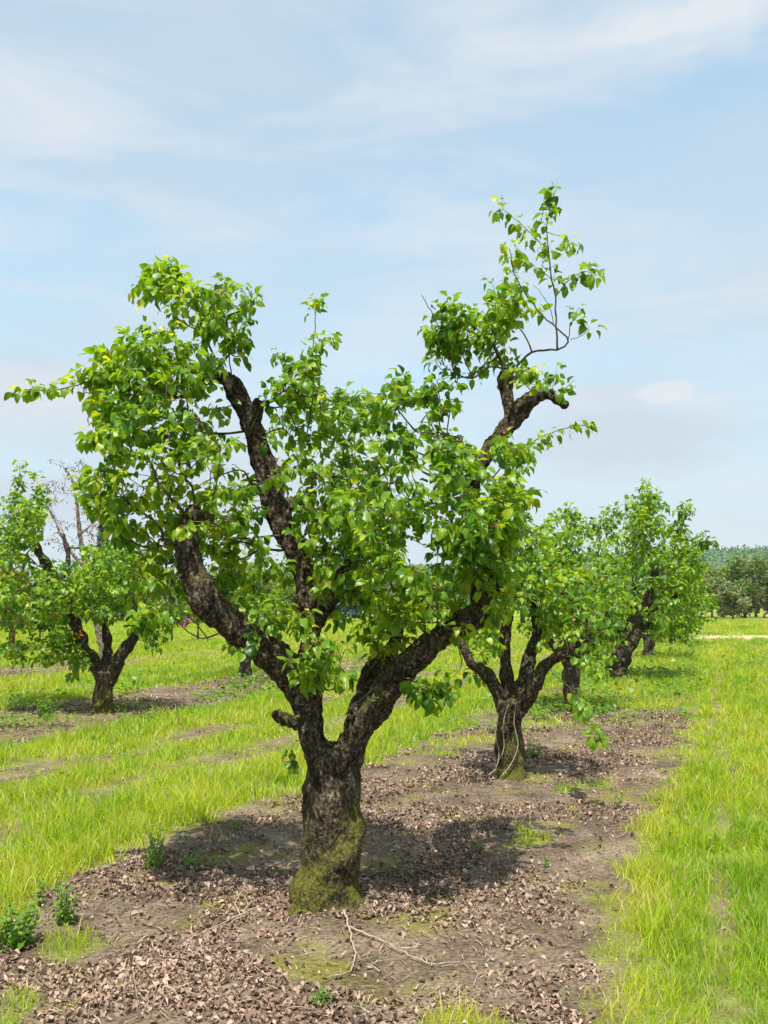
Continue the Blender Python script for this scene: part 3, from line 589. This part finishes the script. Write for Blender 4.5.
V=np.stack([np.stack([X-px_,Y-py_,Z],1),np.stack([X+px_,Y+py_,Z],1),np.stack([mx_+px_,my_+py_,Z+.006],1),np.stack([mx_-px_,my_-py_,Z+.006],1),np.stack([X+dx,Y+dy,Z+e_],1)],1)
tag(mesh_np('twig_litter',V.reshape(-1,3),((np.arange(n)*5)[:,None]+np.array([0,1,2,3,3,2,4])[None,:]).ravel(),np.tile([4,3],n),LITTER,tint=np.repeat(rng.random(n)**.7,5),smooth=False),'short broken twigs and dry stalks mixed into the dead leaves','twig litter',kind='stuff')
# ---- small ground weeds and moss ----
X,Y=scatter(60000,2.8,24,1.2,.6); keep=[]
for x,y in zip(X,Y):
    g=grass_mask(x,y); c=nz(x*1.9,y*1.9,91)+.35*nz(x*7,y*7,92); keep.append(rng.random()<(0.9 if c>.3 else 0)*(1-g))
keep=np.array(keep);X=X[keep];Y=Y[keep];n=len(X)
tag(blades('moss',X,Y,rng.uniform(.006,.02,n),np.full(n,.008)*np.clip(Y/5,1,3),np.clip(rng.normal(.5,.25,n),0,1),MOSSM,.8),'low yellow-green moss cushions on the bare soil','moss',kind='stuff')
X,Y=scatter(34000,4,45,1.0,.55); pl=[]
for x,y in zip(X,Y):
    g=grass_mask(x,y); u=x-.36*y; c=nz(x*.9,y*.9,95)
    s=(abs(u+1.9)<1.9 and y>10) or abs(u+9.3)<1.7
    if s and rng.random()<sm(.0,.3,c+(.15 if y>12 and abs(u+1.9)<1.7 else -.12)): pl.append((x,y))
    elif g>.7 and rng.random()<.35*sm(.1,.4,nz(x*.7,y*.7,99)): pl.append((x,y))
pl=np.array(pl); n=len(pl); k=3
pp=np.repeat(pl,k,axis=0)+rng.normal(size=(n*k,2))*.05; z=np.array([hgt(a,b_) for a,b_ in pp])+rng.uniform(.02,.16,n*k)*np.clip(pp[:,1]/9,.3,1)
d=rand_dir(n*k); d[:,2]=abs(d[:,2])*.6
tag(leaves('weeds',np.column_stack([pp,z]),d,rand_dir(n*k)*.5+[0,0,1],rng.uniform(.04,.08,n*k)*np.clip((pp[:,1]/10)**.9,.35,1.6),WEED,None,T_MIN,np.clip(rng.normal(.5,.25,n*k),0,1)),'lush green low weeds spreading round the trunks of the rear trees','weeds',kind='stuff')
# ---- individual weeds ----
def weed(name,label,px,py,hpx,stems,leafsz,wpx,cat='plant',mat=WEED,lf=7,group=None):
    b=G(px,py); root=empty(name,tuple(b)); tag(root,label,cat,group); H=hpx/F*b[1]; W=wpx/F*b[1]
    mb=MB(); lp=[];ld=[];ls=[]
    for _ in range(stems):
        a=rng.uniform(0,6.283); r=rng.random()**.6*W/2; h=H*rng.uniform(.55,1)
        s=b+[math.cos(a)*r*.5,math.sin(a)*r*.5,-.01]; e=b+[math.cos(a)*r,math.sin(a)*r,h]; md=(s+e)/2+rng.normal(size=3)*.01
        q,rr=spline([s,md,e],[.0028,.0022,.001],.02); mb.tube(q,rr,5)
        for t in np.linspace(.15,1,lf):
            c=q[min(len(q)-1,int(t*(len(q)-1)))]
            for side in range(2):
                v=rng.normal(size=3); v[2]=abs(v[2])*.5+.1; lp.append(c); ld.append(v); ls.append(leafsz*rng.uniform(.6,1.2)*(1.15-.5*t))
    mb.build('stem',STEMG,root); n=len(lp)
    leaves('foliage',np.array(lp),np.array(ld),rand_dir(n)*.4+[0,0,1],np.array(ls),mat,root,T_LO,np.clip(rng.normal(.55,.25,n),0,1),widths=np.full(n,.7)); return root
weed('weed_plant','upright leafy green weed at the edge of the grass, second from the left edge',66,922,52,9,.045,30)
weed('weed_plant','broad bushy green weed clump at the left edge of the photo',12,948,52,16,.05,56)
weed('weed_plant','small thin weed beside the bushy clump, between it and the upright one',38,905,34,3,.04,14)
weed('weed_plant','feathery green weed clump where grass meets dead leaves, left of the thick trunk',152,868,44,16,.03,52,lf=9)
weed('weed_plant','low flat green weed on the dead leaves left of the thick trunk',200,868,16,14,.03,48,lf=5)
weed('weed_plant','bushy green weed beside the short forked trunk on the left',44,719,24,16,.07,26)
weed('weed_plant','bright green moss-like weed on the soil near the bottom edge',320,1003,14,18,.018,26,lf=5)
weed('weed_plant','tiny pale green weed on bare soil right of the thick trunk',547,868,12,6,.025,16,lf=4)
weed('weed_plant','pale yellow-green seedling in the soil below the right grass edge',617,808,16,6,.03,14,lf=4)
weed('weed_plant','small yellow-green seedling in the dead leaves left of the second trunk',237,829,14,6,.03,18,lf=4)
weed('weed_plant','green weed against the base of the second trunk, on its right',536,757,20,8,.05,18,lf=5)
# ---- fallen twigs, dry stems, vine ----
def ground_twig(label,pts,r,branches=(),group=None,name='fallen_twig'):
    b=G(*pts[0][:2]); root=empty(name,tuple(b)); 
    mb=MB()
    for pl_ in [pts]+list(branches):
        q=[]
        for a in pl_:
            z=a[2] if len(a)>2 else .02; g0=G(a[0],a[1],z); g0[2]=z+hgt(g0[0],g0[1]); q.append(g0)
        p_,r_=spline(q,list(np.linspace(r,r*.45,len(q))),.03); p_=[v+rng.normal(size=3)*.003 for v in p_]; mb.tube(p_,r_,6)
    C.objects.unlink(root); bpy.data.objects.remove(root)
    o=mb.build(name,TWIG_TAN); tag(o,label,'twig',group); return o
gT='dry twigs lying on the ground by the thick trunk'
ground_twig('long forked pale twig on the soil, stretching right from below the thick trunk',[(345,928),(378,938),(400,950),(430,962),(462,960)],.0048,[[(400,950),(415,946,.04),(420,940,.05)]],gT)
ground_twig('curved pale twig bending in an arc just below the thick trunk',[(343,912,.05),(350,932,.03),(355,955),(348,972),(325,976)],.005,[],gT)
ground_twig('long thin pale twig left of the thick trunk, running down left from its base',[(268,903),(240,915),(215,925),(190,938),(165,950)],.004,[[(240,915),(236,903,.04),(246,888,.06)]],gT)
ground_twig('thin arched twig standing out of the leaves left of the thick trunk',[(224,925,0),(240,915,.06),(247,905,.09),(243,895,.1)],.003,[],gT)
ground_twig('thin brown twig in the shade right of the thick trunk',[(398,896),(410,905),(425,915)],.003,[[(410,905),(420,900,.02)]],gT)
gS='dry dead stems standing in the leaf litter at the bottom left'
for i,(x0,y0,x1,y1,lab) in enumerate([(125,1015,128,962,'dry straight stem in the bottom left litter, upright and tallest'),(138,1020,132,975,'dry stem leaning left in the bottom left litter beside the tallest one'),(150,1018,165,975,'dry stem leaning right across its neighbours in the bottom left litter'),(88,1020,92,990,'short dry stem leftmost in the bottom left litter'),(168,1000,164,960,'thin dry stem with a bent tip in the bottom left litter'),(190,1020,205,996,'low slanting dry stem at the bottom edge, left of centre'),(210,978,208,935,'brown dry stem standing right of the other dead stems')]):
    b=G(x0,y0); h=(y0-y1)/F*b[1]; dx=(x1-x0)/F*b[1]; mb=MB(); md=b+[dx*.5+rng.normal()*.008,rng.normal()*.01,h*.5]
    q,rr=spline([b-[0,0,.01],md,b+[dx,0.02,h]],[.0026,.002,.0011],.02); mb.tube(q,rr,5)
    s=md; mb.tube([s,s+[rng.normal()*.03,0,h*.18],s+[rng.normal()*.05,.0,h*.26]],[.0015,.0012,.0008],4)
    tag(mb.build('dead_weed',TWIG_TAN),lab,'dead weed',gS)
# dry vine stems climbing the second trunk
gV='dry vine stems on the second trunk'
for i,(pts,lab) in enumerate([([(494,776),(498,762),(504,748),(503,725),(508,705)],'pale dry vine stem winding up the left side of the second trunk'),([(500,778),(511,764),(518,745),(514,722),(517,700)],'pale dry vine stem crossing the front of the second trunk'),([(486,777),(496,768),(499,752),(496,735),(499,712)],'pale dry vine stem hanging clear at the left of the second trunk')]):
    mb=MB(); q=[P(x,y,8.47-.165-.03*(i==2)) for x,y in pts]; q,rr=spline(q,[.006,.005,.005,.004,.003],.04); mb.tube(q,rr,5); tag(mb.build('dry_vine',TWIG_TAN),lab,'vine',gV)
# ---- far wooded hill ----
hx=np.linspace(-1050,1550,150); hy=np.linspace(560,1500,40); Vh=[]
for y in hy:
    for x in hx:
        t=(y-560)/940; z=-2+ (58*sm(0,.45,t))*(sm(-500,500,x)*.8+.25)+ 6*nz(x*.004,y*.004,3)*sm(0,.3,t); Vh.append((x,y,z))
idx=np.arange(len(Vh)).reshape(len(hy),len(hx)); q=np.stack([idx[:-1,:-1],idx[:-1,1:],idx[1:,1:],idx[1:,:-1]],-1).reshape(-1,4)
HILLM=flat('hill_ground',(.06,.11,.045))
tag(mesh_np('hill',np.array(Vh),q.ravel(),np.full(len(q),4),HILLM),kind='structure')
Vh=np.array(Vh); n=70000; xx=rng.uniform(-700,1150,n); ty=rng.random(n)**1.3; yy=560+ty*620
def hz(x,y):
    t=(y-560)/940; return -2+(58*sm(0,.45,t))*(sm(-500,500,x)*.8+.25)+6*nz(x*.004,y*.004,3)*sm(0,.3,t)
pos=[];tn=[]
for x,y in zip(xx,yy):
    cx_,cy_=x,y; z=hz(x,y); k=max(0,1-((nz(x*.07,y*.07,9)+.2)**2)*3); pos.append((x,y,z+2+k*7*rng.random()**.5)); tn.append(.5+.6*nz(x*.03,y*.03,4)+rng.normal()*.12)
tag(leaves('far_forest',np.array(pos),rand_dir(n),rand_dir(n)*.7+[0,0,1],rng.uniform(2,4.5,n),leaf_mat('forest_leaf',[(0,(.06,.15,.03)),(1,(.13,.25,.05))],(1,1,1),.8,.2,.1),None,T_MIN,np.clip(tn,0,1)),'dense green forest covering the distant hill','forest',kind='stuff')
# ---- sky, sun, camera ----
sc=bpy.context.scene; w=bpy.data.worlds.new('World'); sc.world=w; w.use_nodes=True; nt=w.node_tree; ns=nt.nodes; ln=nt.links; ns.clear()
el=math.radians(65.5); sh=np.array([.10,1.]); sh/=np.linalg.norm(sh)   # shadow direction on the ground
az=math.atan2(-sh[0],-sh[1])  # clockwise from +Y toward the sun
sky=N(ns,'ShaderNodeTexSky',sky_type='NISHITA',sun_disc=False); sky.sun_elevation=el; sky.sun_rotation=az; sky.air_density=1.0; sky.dust_density=1.2; sky.ozone_density=1.4
tc=N(ns,'ShaderNodeTexCoord'); mp=N(ns,'ShaderNodeMapping'); mp.inputs['Scale'].default_value=(1.1,1.1,4.2); mp.inputs['Rotation'].default_value=(.0,.22,0); ln.new(tc.outputs['Generated'],mp.inputs[0])
n1=N(ns,'ShaderNodeTexNoise'); n1.inputs['Scale'].default_value=1.5; n1.inputs['Detail'].default_value=8; n1.inputs['Roughness'].default_value=.52; n1.inputs['Distortion'].default_value=.35; ln.new(mp.outputs[0],n1.inputs[0])
r=ramp(ns,[(.34,(.45,.45,.45)),(.5,(.72,.72,.72)),(.66,(1,1,1))]); ln.new(n1.outputs[0],r.inputs[0])
def puff(px,py,rx,ry,amt):
    d=P(px,py,1.)-np.array([0,0,CH]); d/=np.linalg.norm(d)
    s=N(ns,'ShaderNodeVectorMath',operation='SUBTRACT'); ln.new(tc.outputs['Generated'],s.inputs[0]); s.inputs[1].default_value=tuple(d)
    m_=N(ns,'ShaderNodeVectorMath',operation='MULTIPLY'); ln.new(s.outputs[0],m_.inputs[0]); m_.inputs[1].default_value=(F/rx,F/rx,F/ry)
    nn=N(ns,'ShaderNodeTexNoise'); nn.inputs['Scale'].default_value=22; nn.inputs['Detail'].default_value=6; ln.new(tc.outputs['Generated'],nn.inputs[0])
    L=N(ns,'ShaderNodeVectorMath',operation='LENGTH'); ln.new(m_.outputs[0],L.inputs[0])
    ad=N(ns,'ShaderNodeMath',operation='ADD'); ln.new(L.outputs['Value'],ad.inputs[0]); 
    mm=N(ns,'ShaderNodeMath',operation='MULTIPLY_ADD'); ln.new(nn.outputs[0],mm.inputs[0]); mm.inputs[1].default_value=2.2; mm.inputs[2].default_value=-1.1; ln.new(mm.outputs[0],ad.inputs[1])
    mr=N(ns,'ShaderNodeMapRange'); mr.inputs[1].default_value=1.1; mr.inputs[2].default_value=.1; mr.inputs[3].default_value=0; mr.inputs[4].default_value=amt; ln.new(ad.outputs[0],mr.inputs[0]); return mr
sp=N(ns,'ShaderNodeSeparateXYZ'); ln.new(tc.outputs['Generated'],sp.inputs[0])
hm=N(ns,'ShaderNodeMapRange',interpolation_type='SMOOTHSTEP'); hm.inputs[1].default_value=.0; hm.inputs[2].default_value=.6; hm.inputs[3].default_value=.97; hm.inputs[4].default_value=.0; ln.new(sp.outputs['Z'],hm.inputs[0])
mxx=N(ns,'ShaderNodeMath',operation='MAXIMUM'); ln.new(r.outputs[0],mxx.inputs[0]); ln.new(hm.outputs[0],mxx.inputs[1])
acc=mxx.outputs[0]
mp2=N(ns,'ShaderNodeMapping'); mp2.inputs['Scale'].default_value=(1.6,1.6,7.5); mp2.inputs['Rotation'].default_value=(.1,-.3,.4); ln.new(tc.outputs['Generated'],mp2.inputs[0])
n4=N(ns,'ShaderNodeTexNoise'); n4.inputs['Scale'].default_value=2.1; n4.inputs['Detail'].default_value=12; n4.inputs['Roughness'].default_value=.6; n4.inputs['Distortion'].default_value=.5; ln.new(mp2.outputs[0],n4.inputs[0])
r4=ramp(ns,[(.42,(0,0,0)),(.7,(.8,.8,.8))]); ln.new(n4.outputs[0],r4.inputs[0])
acc2=r4.outputs[0]
for a in ((660,392,26,9,1.6),(692,402,55,10,.35),(710,10,90,26,.6)):
    q_=puff(*a)
    if acc2 is None: acc2=q_.outputs[0]; continue
    ad=N(ns,'ShaderNodeMath',operation='ADD',use_clamp=True); ln.new(acc2,ad.inputs[0]); ln.new(q_.outputs[0],ad.inputs[1]); acc2=ad.outputs[0]
SKYS=.15
sk=N(ns,'ShaderNodeMixRGB',blend_type='MULTIPLY'); sk.inputs[0].default_value=1; ln.new(sky.outputs[0],sk.inputs[1]); sk.inputs[2].default_value=(1.1,1.4,1.22,1)
mx=N(ns,'ShaderNodeMixRGB'); ln.new(acc,mx.inputs[0]); ln.new(sk.outputs[0],mx.inputs[1]); mx.inputs[2].default_value=(2.75,3.2,3.6,1)
bg=N(ns,'ShaderNodeBackground'); bg.inputs[1].default_value=SKYS; mq=N(ns,'ShaderNodeMixRGB'); ln.new(acc2,mq.inputs[0]); ln.new(mx.outputs[0],mq.inputs[1]); mq.inputs[2].default_value=(3.4,3.65,3.9,1); ln.new(mq.outputs[0],bg.inputs[0]); o=N(ns,'ShaderNodeOutputWorld'); ln.new(bg.outputs[0],o.inputs[0])
sl=bpy.data.lights.new('sun','SUN'); sl.energy=5.0; sl.angle=math.radians(.53); sl.color=(1,.955,.88); so=bpy.data.objects.new('sun',sl); C.objects.link(so)
so.rotation_euler=Vector((sh[0]*math.cos(el),sh[1]*math.cos(el),-math.sin(el))).to_track_quat('-Z','Y').to_euler()
cam=bpy.data.cameras.new('camera'); co=bpy.data.objects.new('camera',cam); C.objects.link(co); co.location=(0,0,CH); co.rotation_euler=(math.pi/2,0,0)
cam.sensor_fit='HORIZONTAL'; cam.sensor_width=36; cam.lens=F/768*36; cam.shift_y=(HZ-512)/768; cam.clip_end=12000; cam.clip_start=.05; sc.camera=co
sc.view_settings.view_transform='Standard'; sc.view_settings.look='None'; sc.view_settings.exposure=0.6; sc.view_settings.gamma=1

mb=MB(); a,b=-1300,1600; x0,x1,y0,y1,z0,z1=-1100.,1600.,-40.,1560.,-8.,85.
# the ground sheet is trimmed so that the box holds all of it
mb.add([(x0,y0,z0),(x1,y0,z0),(x1,y1,z0),(x0,y1,z0),(x0,y0,z1),(x1,y0,z1),(x1,y1,z1),(x0,y1,z1)],[(3,2,1,0),(4,5,6,7),(0,1,5,4),(1,2,6,5),(2,3,7,6),(3,0,4,7)])
m,nt,ns,ln=new_mat('air'); pv=N(ns,'ShaderNodeVolumePrincipled'); pv.inputs['Color'].default_value=(.9,.95,1,1); pv.inputs['Density'].default_value=.00013
o=N(ns,'ShaderNodeOutputMaterial'); ln.new(pv.outputs[0],o.inputs['Volume'])
hzb=mb.build('haze',m); tag(hzb,'thin summer haze over the fields and the distant hill','haze',kind='stuff')
